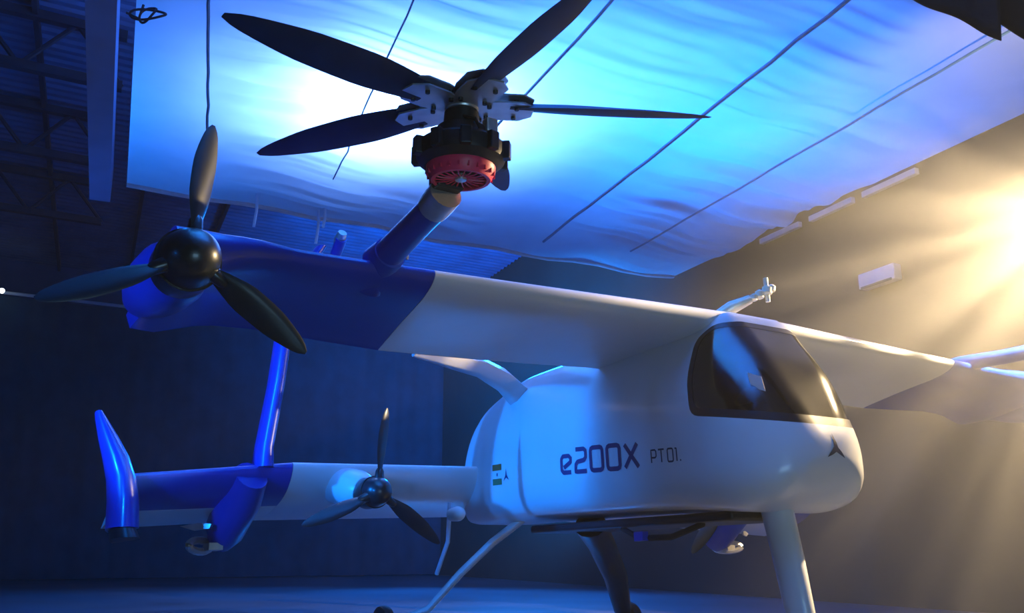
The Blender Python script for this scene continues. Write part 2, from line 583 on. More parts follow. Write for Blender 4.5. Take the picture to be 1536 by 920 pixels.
# straps hanging from the far edge of the cloth
for p, l, lab in (((-3.68, 12.97), 0.52, 'pale strap hanging from the far cloth edge, leftmost of three'),
                  ((-2.81, 13.54), 0.34, 'pale strap hanging from the far cloth edge, rightmost of three'),
                  ((-2.92, 13.62), 0.40, 'pale short strap hanging lowest, middle of three at cloth edge')):
    m_ = MB()
    l += 0.0 if lab.find('lowest') < 0 else 0.16
    z0 = 5.0
    m_.tube([(p[0], p[1], z0), (p[0] + 0.01, p[1], z0 - l * 0.5), (p[0] - 0.01, p[1] - 0.02, z0 - l)], 0.022, 6, flat=0.4)
    tag(obj('hanging_strap', m_, STRAP), lab, 'strap', 'straps under the far cloth edge')

# black drape hanging in from the top right corner
def drape(poly, thick, o, lab):
    m_ = MB()
    k = len(poly)
    # subdivided along its length for soft folds
    rows = []
    a, b, c, d = [np.array(q, float) for q in poly]
    for i in range(25):
        t = i / 24
        e0 = lerp(a, d, t)
        e1 = lerp(b, c, t)
        row = []
        for j in range(13):
            q = lerp(e0, e1, j / 12)
            row.append(q + np.array([0, 0.012 * math.sin(t * 9 + j * 0.3), 0.0]))
        rows.append(row)
    m_.loft(rows, closed=False)
    ob = obj('hanging_drape', m_, BLKCLOTH, None, angle=180)
    so = ob.modifiers.new('thickness', 'SOLIDIFY')
    so.thickness = thick
    return tag(ob, lab, 'drape', 'black drapes top right')


drape(((2.10, 4.5, 2.84), (1.9, 4.5, 3.5), (2.62, 4.5, 3.5), (2.56, 4.5, 2.585)), 0.012, 0, 'black drape with a pointed lower corner, left one of two top right')
drape(((2.575, 4.58, 2.76), (2.45, 4.58, 3.5), (3.5, 4.58, 3.5), (3.4, 4.58, 2.15)), 0.012, 0, 'black drape cut off by the right edge, behind the pointed one')

# small lamp far back at the left edge
m_ = MB()
m_.lathe((-12.6, 22.8, 6.2), ER, [(0, 0.02), (0.02, 0.05), (0.10, 0.065), (0.14, 0.05), (0.16, 0.02)], 16)
hl = tag(obj('work_lamp', m_, BULB), 'small bright white lamp far back at the left edge above the curtain', 'lamp')

# ------------------------------------------------------------------ aircraft frame
O = np.array([1.55096529, 6.01239406, 1.43212263])
M3 = np.array([[0.53700513, -0.84176175, 0.05534127],      # forward
               [-0.84305373, -0.53782935, 0.0],            # starboard
               [-0.02976416, 0.04665566, 0.9984675]])      # up
BASE = np.array([-0.9, 0.0, -2.12])                        # foot point on the floor, in aircraft axes
craft = bpy.data.objects.new('aircraft', None)
COL.objects.link(craft)
craft.matrix_world = Matrix(((M3[0][0], -M3[1][0], M3[2][0], 0), (M3[0][1], -M3[1][1], M3[2][1], 0), (M3[0][2], -M3[1][2], M3[2][2], 0), (0, 0, 0, 1)))
bw = O + BASE @ M3
craft.matrix_world = Matrix.Translation(Vector(bw)) @ craft.matrix_world
tag(craft, 'white and blue electric aircraft with rotors on its wings standing on the floor', 'aircraft')


def part(name, mb, m, parent=None, smooth=True, angle=40, bevel=0.0):
    """Vertices in aircraft axes (x forward, y starboard, z up); stored x, -y, z so the frame is right handed."""
    q = MB()
    q.v = [(p[0] - BASE[0], -(p[1] - BASE[1]), p[2] - BASE[2]) for p in mb.v]
    q.f = mb.f
    return obj(name, q, m, parent if parent is not None else craft, smooth, angle, None, bevel)


# ------------------------------------------------------------------ fuselage
TX = [-3.42, -3.36, -3.18, -2.72, -2.2, -1.6, 0.0, 0.06, 0.14, 0.3, 0.39, 0.45, 0.495, 0.518, 0.527, 0.53]
TZ = [-0.62, -0.40, -0.16, 0.01, 0.09, 0.08, 0.04, 0.0, -0.11, -0.34, -0.525, -0.655, -0.765, -0.83, -0.865, -0.895]
BX = [-3.42, -3.36, -3.18, -2.3, -0.4, 0.0, 0.12, 0.29, 0.39, 0.45, 0.495, 0.518, 0.527, 0.53]
BZ = [-0.78, -0.99, -1.04, -1.07, -1.165, -1.21, -1.22, -1.19, -1.14, -1.085, -1.02, -0.965, -0.93, -0.90]
WX = [-3.42, -3.36, -3.18, -2.45, -1.2, 0.0, 0.15, 0.31, 0.39, 0.45, 0.495, 0.518, 0.527, 0.53]
WY = [0.04, 0.20, 0.33, 0.45, 0.52, 0.52, 0.50, 0.45, 0.39, 0.325, 0.24, 0.155, 0.08, 0.015]
NOSE = 0.53
HP = [(0, 0), (0.45, 0.0), (0.78, 0.02), (0.93, 0.08), (0.995, 0.2), (1.0, 0.4), (0.96, 0.58), (0.865, 0.74), (0.735, 0.875), (0.59, 0.96), (0.38, 1.0), (0.0, 1.0)]
hp = np.array(HP)
cs = np.concatenate([[0], np.cumsum(np.linalg.norm(np.diff(hp, axis=0), axis=1))])
tt = np.linspace(0, cs[-1], 34)
HU = np.clip(pchip(cs, hp[:, 0], tt), 0, 1)
HV = np.clip(pchip(cs, hp[:, 1], tt), 0, 1)


def fus_dims(x):
    return float(pchip(TX, TZ, x)), float(pchip(BX, BZ, x)), float(pchip(WX, WY, x))


def ring(x, inset=0.0):
    zt, zb, w = fus_dims(x)
    w = max(w - inset, 0.006)
    zt2, zb2 = zt - inset, zb + inset
    if zt2 - zb2 < 0.012:
        mid = (zt + zb) / 2
        zt2, zb2 = mid + 0.006, mid - 0.006
    u = np.concatenate([HU, -HU[-2:0:-1]])
    v = np.concatenate([HV, HV[-2:0:-1]])
    return np.stack([np.full_like(u, x), u * w, zb2 + (zt2 - zb2) * v], -1)


def side_y(x, z):
    zt, zb, w = fus_dims(x)
    v = (z - zb) / (zt - zb)
    k = len(HV) // 4
    return w * float(np.interp(v, HV, HU)) if v > 0.1 else w * float(np.interp(v, HV, HU))


s_ = np.concatenate([np.linspace(0, 1, 14)[:-1] ** 2 * 0.3 - 3.42, np.linspace(-3.12, -0.05, 38), NOSE - (np.linspace(1, 0, 46)[1:] ** 2.0) * (NOSE + 0.05)])


def fus_shell(inset_out, inset_in):
    mb = MB()
    mb.loft([ring(x, inset_out) for x in s_])
    k = [x for x in s_ if -3.36 < x < NOSE - 0.02 - inset_in]
    inner = MB().loft([ring(x, inset_in) for x in k])
    mb.add(inner.v, [f[::-1] for f in inner.f])
    return mb


def tmp_obj(mb, flip=True):
    me = bpy.data.meshes.new('tmp')
    v = [(p[0] - BASE[0], -(p[1] - BASE[1]), p[2] - BASE[2]) for p in mb.v]
    me.from_pydata(v, [], [f[::-1] for f in mb.f] if flip else mb.f)
    me.update()
    o = bpy.data.objects.new('tmp', me)
    COL.objects.link(o)
    return o


def cutter(poly):
    m_ = MB()
    m_.prism(poly, 4.0, (0, 0, 0), (1, 0, 0), (0, 0, 1), (0, 1, 0))
    me = mesh_from('tmp', m_, smooth=False)
    o = bpy.data.objects.new('tmp', me)
    o.data.transform(Matrix.Translation((-BASE[0], 0, -BASE[2])))
    COL.objects.link(o)
    return o


def boolean(base, ops, name, m):
    for c, op in ops:
        md = base.modifiers.new('b', 'BOOLEAN')
        md.operation = op
        md.object = c
        md.solver = 'EXACT'
        md.use_self = False
    dg = bpy.context.evaluated_depsgraph_get()
    dg.update()
    me = bpy.data.meshes.new_from_object(base.evaluated_get(dg))
    me.name = name
    me.materials.clear()
    me.materials.append(m)
    me.shade_smooth()
    me.set_sharp_from_angle(angle=math.radians(35))
    o = bpy.data.objects.new(name, me)
    COL.objects.link(o)
    o.parent = craft
    bpy.data.objects.remove(base)
    return o


def rounded(poly, r, n_=5):
    out = []
    m = len(poly)
    for i in range(m):
        p = np.array(poly[i])
        a = np.array(poly[i - 1]) - p
        b = np.array(poly[(i + 1) % m]) - p
        ra = min(r, np.linalg.norm(a) * 0.45, np.linalg.norm(b) * 0.45)
        p0 = p + a / np.linalg.norm(a) * ra
        p1 = p + b / np.linalg.norm(b) * ra
        for t in np.linspace(0, 1, n_):
            out.append(tuple((1 - t) ** 2 * p0 + 2 * t * (1 - t) * p + t * t * p1))
    return out


BIG = rounded([(-0.115, -0.135), (-0.135, -0.40), (-0.10, -0.635), (0.45, -0.745), (1.3, -0.90), (1.3, 0.5), (0.14, 0.5), (0.12, -0.055), (0.0, -0.065)], 0.07)
SML = rounded([(-0.075, -0.155), (-0.095, -0.40), (-0.065, -0.592), (0.45, -0.695), (1.3, -0.85), (1.3, 0.5), (0.18, 0.5), (0.155, -0.09), (0.01, -0.095)], 0.055)
cb, csml = cutter(BIG), cutter(SML)
fus = boolean(tmp_obj(fus_shell(0.0, 0.03)), [(cb, 'DIFFERENCE')], 'fuselage', WHITE)
frm = boolean(tmp_obj(fus_shell(0.001, 0.025)), [(cb, 'INTERSECT'), (csml, 'DIFFERENCE')], 'window_frame', DKFRAME)
gls = boolean(tmp_obj(fus_shell(0.004, 0.012)), [(csml, 'INTERSECT')], 'canopy_glass', GLASS)
bpy.data.objects.remove(cb)
bpy.data.objects.remove(csml)

# cabin: trim tub, seat, paper, cables
m_ = MB()
m_.loft([[(x, y * (float(pchip(WX, WY, x)) - 0.06), z) for y, z in ((-1, -0.62), (1, -0.62), (0.9, -1.1), (-0.9, -1.1))] for x in (-0.9, -0.3, 0.1, 0.30)])
part('cabin_tub', m_, INTER, smooth=False)
m_ = MB()
m_.box((-0.62, 0, -0.60), 0.04, 0.84, 0.86)
part('rear_bulkhead', m_, INTER, smooth=False)
m_ = MB()
m_.loft([[(-0.38 - 0.10 * t, y * 0.23, -0.60 + 0.52 * t) for y in (-1, 1)] + [(-0.50 - 0.10 * t, y * 0.21, -0.60 + 0.52 * t) for y in (1, -1)] for t in np.linspace(0, 1, 5)])
st = part('seat', m_, SEAT, bevel=0.03)
m_ = MB()
m_.box((-0.55, 0, 0.0 - 0.03), 0.08, 0.22, 0.12)
part('headrest', m_, SEAT, st, bevel=0.03)
m_ = MB()
m_.loft([[(0.16, y, -0.64), (0.30, y, -0.68), (0.28, y, -0.62), (0.18, y, -0.58)] for y in (-0.28, 0.28)])
part('instrument_panel', m_, INTER, smooth=False)
m_ = MB()
m_.prism([(-0.045, 0.06), (0.035, 0.025), (0.05, -0.065), (-0.03, -0.03)], 0.004, (0.31, 0.36, -0.49), (0.85, -0.52, 0), (0, 0, 1), (0.52, 0.85, 0))
part('paper_sheet', m_, PAPER, smooth=False)
m_ = MB()
m_.tube([(-0.10, 0.36, -0.36), (-0.09, 0.37, -0.48), (-0.055, 0.38, -0.585)], 0.006, 6)
m_.tube([(-0.055, 0.36, -0.35), (-0.03, 0.37, -0.48), (-0.03, 0.38, -0.585)], 0.005, 6)
m_.tube([(-0.03, 0.37, -0.50), (0.02, 0.38, -0.49), (0.06, 0.38, -0.50), (0.10, 0.38, -0.55), (0.16, 0.37, -0.60)], 0.009, 6)
part('cabin_cable', m_, CABLEW)

# ------------------------------------------------------------------ lettering on the starboard side
def decal(name, strokes, wid, ox, oz, sx, sz, rise, m, parent, lift=0.004, side=1):
    """strokes: polylines in letter space; drawn as ribbons lying on the skin."""
    mb = MB()

    def P(a, b):
        x = ox + a * sx
        z = oz + b * sz + rise * (x - ox)
        y = side_y(x, z) + lift
        return (x, side * y, z)
    for pl in strokes:
        pl = [np.array(p, float) for p in pl]
        # metric direction for even stroke width
        dense = [pl[0]]
        for a, b in zip(pl[:-1], pl[1:]):
            k = max(2, int(np.linalg.norm((b - a) * np.array([sx, sz])) / 0.012))
            dense += [lerp(a, b, t) for t in np.linspace(0, 1, k + 1)[1:]]
        L, R = [], []
        for i, p in enumerate(dense):
            a = dense[max(i - 1, 0)]
            b = dense[min(i + 1, len(dense) - 1)]
            d = (b - a) * np.array([sx, sz])
            if i == 0 and np.allclose(dense[0], dense[-1]):
                d = ((dense[1] - dense[0]) + (dense[-1] - dense[-2])) * np.array([sx, sz])
            if i == len(dense) - 1 and np.allclose(dense[0], dense[-1]):
                d = ((dense[1] - dense[0]) + (dense[-1] - dense[-2])) * np.array([sx, sz])
            d = d / (np.linalg.norm(d) + 1e-9)
            nn = np.array([-d[1], d[0]]) * wid / 2 / np.array([sx, sz])
            L.append(P(*(p + nn)))
            R.append(P(*(p - nn)))
        k = len(L)
        mb.add(L + R, [(i, i + 1, k + i + 1, k + i) for i in range(k - 1)])
    return part(name, mb, m, parent, smooth=False)


def rrect(x0, y0, x1, y1, r=0.12):
    pts = []
    for cx, cy, a0 in ((x1 - r, y1 - r, 0), (x0 + r, y1 - r, 90), (x0 + r, y0 + r, 180), (x1 - r, y0 + r, 270)):
        for a in (0, 45, 90):
            t = math.radians(a0 + a)
            pts.append((cx + r * math.cos(t), cy + r * math.sin(t)))
    return pts + [pts[0]]


big = [
    ('letter_e', [[(0.62, 0.0), (0.12, 0.0), (0.0, 0.12), (0.0, 0.62), (0.12, 0.75), (0.50, 0.75), (0.62, 0.64), (0.60, 0.46), (0.16, 0.22)]], 0.0),
    ('digit_2', [[(0.05, 1.0), (0.55, 1.0), (0.66, 0.9), (0.66, 0.62), (0.55, 0.5), (0.14, 0.44), (0.02, 0.32), (0.0, 0.0), (0.68, 0.0)]], 0.92),
    ('digit_0', [rrect(0, 0, 0.70, 1.0, 0.14)], 1.88),
    ('digit_0', [rrect(0, 0, 0.70, 1.0, 0.14)], 2.86),
    ('letter_x', [[(0.02, 0.98), (0.72, 0.0)], [(0.70, 0.98), (0.0, 0.0)]], 3.84),
]
LX, LZ = -1.455, -0.815
for nm, st_, dx in big:
    decal(nm, st_, 0.031, LX + dx * 0.187, LZ - 0.076 * dx * 0.187, 0.187, 0.155, -0.076, INK, fus)
small = [
    ('letter_p', [[(0, 0), (0, 1), (0.55, 1), (0.68, 0.88), (0.68, 0.52), (0.55, 0.40), (0, 0.40)]], 0.0),
    ('letter_t', [[(0, 1), (0.8, 1)], [(0.4, 1), (0.4, 0)]], 1.0),
    ('digit_0', [rrect(0, 0, 0.72, 1.0, 0.14)], 2.25),
    ('digit_1', [[(0.0, 0.98), (0.2, 0.98), (0.2, 0)]], 3.25),
    ('full_stop', [[(0.0, 0.05), (0.14, 0.05)]], 3.85),
]
for nm, st_, dx in small:
    decal(nm, st_, 0.011, -0.475 + dx * 0.068, -0.872 - 0.076 * dx * 0.068, 0.068, 0.080, -0.076, INK2, fus, lift=0.003)


def patch(name, poly, m, side=1, n_=4, lift=0.003):
    """flat printed patch on the skin; poly is a quad in x, z"""
    mb = MB()
    a, b, c, d = [np.array(p, float) for p in poly]
    g = []
    for i in range(n_ + 1):
        for j in range(n_ + 1):
            p = lerp(lerp(a, b, i / n_), lerp(d, c, i / n_), j / n_)
            g.append((p[0], side * (side_y(p[0], p[1]) + lift), p[1]))
    mb.add(g, [(i * (n_ + 1) + j, (i + 1) * (n_ + 1) + j, (i + 1) * (n_ + 1) + j + 1, i * (n_ + 1) + j + 1) for i in range(n_) for j in range(n_)])
    return part(name, mb, m, fus, smooth=False)


fx, fz = -2.52, -0.675
patch('flag_stripe', [(fx, fz + 0.005), (fx + 0.16, fz - 0.005), (fx + 0.16, fz + 0.045), (fx, fz + 0.055)], SAFF)
patch('flag_stripe', [(fx, fz - 0.11), (fx + 0.16, fz - 0.12), (fx + 0.16, fz - 0.07), (fx, fz - 0.06)], GREENP)
patch('flag_wheel', [(fx + 0.07, fz - 0.045), (fx + 0.09, fz - 0.045), (fx + 0.09, fz - 0.02), (fx + 0.07, fz - 0.02)], INK)


def emblem(name, cx, cz, s, m, side=1):
    """three slim blades meeting at the centre, as printed on the skin"""
    for a in (90, 218, 322):
        t = math.radians(a)
        d = np.array([math.cos(t), math.sin(t)])
        nn = np.array([-d[1], d[0]])
        c = np.array([cx, cz])
        patch(name, [c - nn * s * 0.20 - d * s * 0.1, c - nn * s * 0.12 + d * s * 0.55, c + d * s, c + nn * s * 0.20 + d * s * 0.05], m, side)


emblem('emblem_blade', -2.285, -0.735, 0.06, INK)


def nose_x(y, z):
    """skin position on the rounded nose for a given height and side offset"""
    a, b = 0.1, NOSE - 0.001
    for _ in range(40):
        m = (a + b) / 2
        zt, zb, w = fus_dims(m)
        if zb < z < zt and side_y(m, z) > y:
            a = m
        else:
            b = m
    return a + 0.004


for a in (90, 215, 325):
    t = math.radians(a)
    d = np.array([math.cos(t), math.sin(t)])
    nn = np.array([-d[1], d[0]])
    c = np.array([0.0, -0.895])
    mb = MB()
    qd = [c - nn * 0.018 - d * 0.008, c - nn * 0.012 + d * 0.045, c + d * 0.092, c + nn * 0.018 + d * 0.006]
    g = [lerp(lerp(qd[0], qd[1], i / 3), lerp(qd[3], qd[2], i / 3), j / 3) for i in range(4) for j in range(4)]
    mb.add([(nose_x(p[0], p[1]), p[0] + 0.002, p[1]) for p in g], [(i * 4 + j, (i + 1) * 4 + j, (i + 1) * 4 + j + 1, i * 4 + j + 1) for i in range(3) for j in range(3)])
    part('emblem_blade', mb, INK2, fus, smooth=False)

# ------------------------------------------------------------------ wings
def foil(n_=20, th=0.13, camber=0.02, le=1.0):
    """closed section, chord 0..1 (x aft), upper then lower"""
    t = (1 - np.cos(np.linspace(0, np.pi, n_))) / 2
    yt = 5 * th * (0.2969 * np.sqrt(t) * (1 + (le - 1) * (1 - t) ** 4) - 0.126 * t - 0.3516 * t ** 2 + 0.2843 * t ** 3 - 0.1015 * t ** 4)
    yt = np.maximum(yt, 0.0035)
    yc = camber * 4 * t * (1 - t)
    up = np.stack([t, yc + yt], -1)[::-1]
    lo = np.stack([t, yc - yt], -1)[1:]
    return np.concatenate([up, lo])


def wing_ring(y, xle, zle, c, inc, th=0.13, camber=0.02, skew=0.0, le=1.0, x0=0.0, x1=1.0):
    s = foil(20, th, camber, le)
    if x0 > 0 or x1 < 1:
        k = len(s) // 2 + (len(s) % 2)
        up, lo = s[:k][::-1], s[k - 1:]
        t = x0 + (x1 - x0) * (1 - np.cos(np.linspace(0, np.pi, 14))) / 2
        uu = np.stack([t, np.interp(t, up[:, 0], up[:, 1])], -1)
        ll = np.stack([t, np.interp(t, lo[:, 0], lo[:, 1])], -1)
        s = np.concatenate([uu[::-1], ll[(1 if x0 == 0 else 0):]])
    r = []
    for a, b in s:
        r.append((xle - c * (a * math.cos(inc) - b * math.sin(inc) * -1 * -1), y + skew * a, zle - c * (a * math.sin(inc)) + c * b * math.cos(inc)))
    return r


SPAN = 2.2746


def mw(y, skew=0.0):
    """main wing section at span station y (signed)"""
    k = abs(y)
    c = float(np.interp(k, [0, 0.5, SPAN, 3.8], [1.14, 1.09, 0.86, 0.78]))
    inc = float(np.interp(k, [0, 0.5, SPAN, 3.8], [0.09, 0.10, 0.245, 0.17]))
    th = float(np.interp(k, [0, 0.5, SPAN, 2.95, 3.15, 3.35, 3.5, 3.8], [0.13, 0.13, 0.12, 0.12, 0.14, 0.18, 0.24, 0.24]))
    fwd = float(np.interp(k, [0, 3.0, 3.25, 3.5, 3.8], [0, 0, 0.05, 0.13, 0.13]))
    dz = float(np.interp(k, [0, 3.0, 3.25, 3.5, 3.8], [0, 0, -0.01, -0.08, -0.08]))
    return wing_ring(y, -0.031 * k + fwd, -0.0075 * k + dz, c + fwd, inc, th, 0.025, skew * (1 if y > 0 else -1), le=1.45)


ys = [-SPAN] + list(np.linspace(-1.95, 1.95, 20)) + [SPAN]
m_ = MB()
m_.loft([mw(y, -0.06 if abs(y) == SPAN else 0.0) for y in ys])
wing = part('wing', m_, WHITE, angle=50)
for sg in (1, -1):
    m_ = MB()
    st_ = [SPAN + 0.003, SPAN + 0.3, 2.8, 3.0, 3.1, 3.2, 3.3, 3.4, 3.5, 3.62]
    rr = [mw(sg * k, -0.06 if i == 0 else 0.0) for i, k in enumerate(st_)]
    last = np.array(rr[-1])
    mid = last.mean(0)
    tip2 = mid + (last - mid) * np.array([0.92, 1, 0.4]) + np.array([0, sg * 0.03, 0])
    m_.loft(rr + [tip2])
    wt = part('wing_tip', m_, PBLUE, angle=50)
# fairing behind the wing root, on top of the fuselage
m_ = MB()
m_.loft([[(x, y * w_, z0 + h_ * q) for y, q in ((-1, 0), (-0.95, 0.6), (-0.6, 0.95), (0, 1.0), (0.6, 0.95), (0.95, 0.6), (1, 0))] for x, w_, z0, h_ in ((-1.75, 0.22, -0.02, 0.09), (-1.4, 0.30, -0.06, 0.13), (-1.2, 0.34, -0.10, 0.13))], closed=True)
part('root_fairing', m_, WHITE, bevel=0.015)
# slim brace fairing from the aft deck up to the trailing edge, both sides
for sg in (1, -1):
    m_ = MB()
    pts = [(-2.30, 0.26, -0.09), (-2.15, 0.55, 0.02), (-2.0, 0.85, 0.06), (-1.75, 1.3, 0.02), (-1.35, 1.75, -0.08)]
    rr = []
    for (x, y, z), c in zip(pts, (0.30, 0.24, 0.20, 0.15, 0.08)):
        rr.append([(x + c * a * 0.5, sg * y, z + c * b) for a, b in ((-1, -0.25), (-0.6, 0.22), (0.2, 0.30), (1.0, 0.0), (0.2, -0.35), (-0.6, -0.4))])
    m_.loft(rr)
    part('brace_fairing', m_, WHITE, angle=60)

# ------------------------------------------------------------------ propellers
def blade_mesh(c0, d, ax, r0, r1, chord, pitch0, pitch1, th=0.10, sweep=0.0, n_=14, hand=1, tipcut=0.12, shape=None):
    """blade along d from the centre c0; ax = thrust axis"""
    d = np.asarray(d, float)
    ax = np.asarray(ax, float)
    t = np.cross(ax, d) * hand
    rr = []
    sh = shape or ([0, 0.15, 0.35, 0.6, 0.82, 0.94, 1.0], [0.42, 0.72, 1.0, 0.95, 0.68, 0.42, tipcut])
    sec = [(-0.5, 0), (-0.42, 0.55), (-0.2, 0.95), (0.1, 0.9), (0.35, 0.5), (0.5, 0.0), (0.35, -0.35), (0.0, -0.5), (-0.35, -0.4)]
    for s in np.concatenate([np.linspace(0, 0.9, n_), [0.95, 0.98, 1.0]]):
        r = r0 + (r1 - r0) * s
        c = chord * float(pchip(*sh, s))
        b = pitch0 + (pitch1 - pitch0) * s ** 0.7
        cv = t * math.cos(b) + ax * math.sin(b) * -1
        nv = np.cross(d, cv)
        p = np.asarray(c0) + d * r + t * sweep * (s ** 2 - 0.3 * s)
        h = c * (th * (1.6 - s) + 0.02)
        rr.append([p + cv * c * a + nv * h * q for a, q in sec])
    return MB().loft(rr)


def propeller(hub, ang0, rad, spin_r, chord, nm='propeller', stretch=1.0, hand=1, names=('blade',)):
    F = np.array([1.0, 0, 0])
    prof = [(-0.20 * stretch, spin_r * 0.9), (-0.16 * stretch, spin_r), (-0.03, spin_r), (0.0, spin_r * 0.96)]
    for a in np.linspace(0.08, 1, 9):
        prof.append((0.015 + spin_r * 0.95 * math.sin(a * math.pi / 2), spin_r * 0.92 * math.cos(a * math.pi / 2)))
    sp = part(nm, MB().lathe(hub, F, prof, 36), BLACKG, angle=30)
    # seam ring between the back plate and the dome
    part('back_plate', MB().lathe(np.array(hub) - F * 0.035, F, [(-0.012, spin_r * 0.9), (-0.012, spin_r * 1.05), (0.012, spin_r * 1.05), (0.012, spin_r * 0.9)], 36), BLACKG, sp)
    for k in range(3):
        a = ang0 + k * 2 * math.pi / 3
        d = np.array([0, math.sin(a), math.cos(a)])
        bl = part('blade', blade_mesh(np.array(hub) + F * 0.02, d, F, spin_r * 0.75, rad, chord, 0.95, 0.30, sweep=0.03, hand=hand), BLADE, sp, angle=50)
        cuff = MB().lathe(np.array(hub) + F * 0.02 + d * spin_r * 0.85, d, [(0, 0.034), (0.05, 0.030), (0.07, 0.02)], 12)
        part('blade_cuff', cuff, BLACKG, sp)
    return sp


H1 = (0.2294, 3.609, -0.2459)
H2 = (-2.0957, 1.6642, -0.9165)
propeller(H1, -0.013 - 0.04, 0.63, 0.135, 0.135)
propeller(H2, -0.074, 0.60, 0.108, 0.115)
propeller((H2[0], -H2[1], H2[2]), 0.3, 0.60, 0.108, 0.115)
propeller((H1[0], -H1[1], H1[2]), 0.3, 0.63, 0.135, 0.135)


def nacelle(name, c, prof, m, sy=1.0, sz=1.0, droop=0.0):
    rr = []
    t = np.linspace(0, 2 * np.pi, 28, endpoint=False)
    for x, r in prof:
        rr.append(np.stack([np.full_like(t, c[0] + x), c[1] + r * sy * np.cos(t), c[2] + droop * x + r * sz * np.sin(t)], -1))
    return part(name, MB().loft(rr), m)


for sg in (1, -1):
    nacelle('nacelle', (H1[0], sg * H1[1], H1[2]), [(-0.19, 0.12), (-0.22, 0.14), (-0.32, 0.16), (-0.5, 0.16), (-0.7, 0.14), (-0.9, 0.10), (-1.02, 0.05), (-1.06, 0.01)], PBLUE, droop=-0.08)
    nacelle('nacelle', (H2[0], sg * H2[1], H2[2]), [(-0.19, 0.09), (-0.22, 0.115), (-0.32, 0.14), (-0.5, 0.15), (-0.8, 0.13), (-1.1, 0.07), (-1.25, 0.02)], WHITE, droop=-0.16)

# ------------------------------------------------------------------ lower rear wing
LB = 2.12


def lw(y, skew=0.0, x0=0.0, x1=1.0):
    k = abs(y)
    x = float(np.interp(k, [0.2, LB, 3.3], [-2.86, -2.55, -2.46]))
    z = float(np.interp(k, [0.2, LB, 3.3], [-0.655, -0.74, -0.86]))
    c = float(np.interp(k, [0.2, LB, 3.3], [0.80, 0.80, 0.72]))
    th = float(np.interp(k, [0.2, LB, 3.3], [0.27, 0.25, 0.20]))
    return wing_ring(y, x, z, c, 0.36, th, -0.01, skew * (1 if y > 0 else -1), le=1.5, x0=x0, x1=x1)


for sg in (1, -1):
    m_ = MB()
    m_.loft([lw(sg * k) for k in np.linspace(0.2, LB, 12)])
    part('lower_wing', m_, WHITE, angle=50)
    m_ = MB()
    m_.loft([lw(sg * k, x1=0.36) for k in np.linspace(LB + 0.003, 3.30, 8)])
    part('lower_wing_tip', m_, PBLUE, angle=50)
    m_ = MB()
    m_.loft([lw(sg * k, x0=0.37) for k in np.linspace(LB + 0.003, 3.28, 8)])
    part('lower_flap', m_, WHITE, angle=50)
    # endplate fin: rakes up and outward, with a thick downward stub open at the bottom
    m_ = MB()
    fin = [(0.0, -2.40, 3.26, -1.16, 0.60, 0.21), (1, -2.40, 3.27, -0.98, 0.60, 0.20), (2, -2.42, 3.29, -0.84, 0.58, 0.19), (3, -2.47, 3.33, -0.70, 0.50, 0.20), (4, -2.56, 3.38, -0.56, 0.38, 0.20), (5, -2.64, 3.43, -0.43, 0.25, 0.17), (6, -2.67, 3.445, -0.385, 0.20, 0.13)]
    rr = []
    for _, x, y, z, c, th in (fin if sg == 1 else fin[2:]):
        f_ = foil(16, th * 1.5, 0.0)
        rr.append([(x + 0.08 - a * c, sg * (y + b * c), z) for a, b in f_])
    m_.loft(rr)
    ef = part('endplate_fin', m_, PBLUE, angle=50)
    if sg == 1:
        m_ = MB()
        f_ = foil(16, 0.26, 0.0)
        m_.loft([[(-2.32 - a * 0.58, sg * (3.26 + b * 0.55), -1.165) for a, b in f_], [(-2.30 - a * 0.62, sg * (3.24 + b * 0.62), -1.225) for a, b in f_]])
        part('fin_foot', m_, MOTOR, ef)
    # strut between the lower wing and the rear lift unit
    m_ = MB()
    rr = []
    for t, x, y, z, c in ((0, -2.45, 2.33, -0.72, 0.42), (0.15, -2.47, 2.325, -0.58, 0.36), (0.5, -2.40, 2.28, -0.10, 0.33), (1.0, -2.30, 2.25, 0.55, 0.30), (1.3, -2.25, 2.05, 0.92, 0.26)):
        f_ = foil(14, 0.30, 0.0)
        rr.append([(x - a * c, sg * (y + b * c), z) for a, b in f_])
    m_.loft(rr)
    part('rear_lift_strut', m_, PBLUE, angle=50)
    # down-turned rear lift pylon under the lower wing with its clevis
    m_ = MB()
    m_.tube([(-2.55, sg * 2.42, -0.78), (-2.72, sg * 2.44, -0.92), (-2.98, sg * 2.46, -1.12), (-3.08, sg * 2.46, -1.20)], [0.13, 0.17, 0.155, 0.10], 16, flat=0.9)
    dp = part('rear_lift_pylon', m_, PBLUE)
    m_ = MB()
    m_.tube([(-3.03 + 0.09 * math.cos(t), sg * (2.62 + 0.10 * math.cos(t)), -1.235 + 0.04 * math.sin(t)) for t in np.linspace(0, 2 * math.pi, 18)], 0.028, 8, caps=False)
    m_.box((-2.98, sg * 2.54, -1.245), 0.16, 0.10, 0.05)
    part('clevis', m_, ALU, dp)
    m_ = MB()
    m_.prism([(-0.11, 0.0), (0.02, 0.02), (0.11, 0.012), (0.10, -0.02), (-0.02, -0.03)], 0.05, (-2.85, sg * 2.70, -1.11), (0.5, sg * -0.85, 0), (0, 0, 1), (0.85, 0.5, 0))
    part('clevis', m_, ALU, dp)

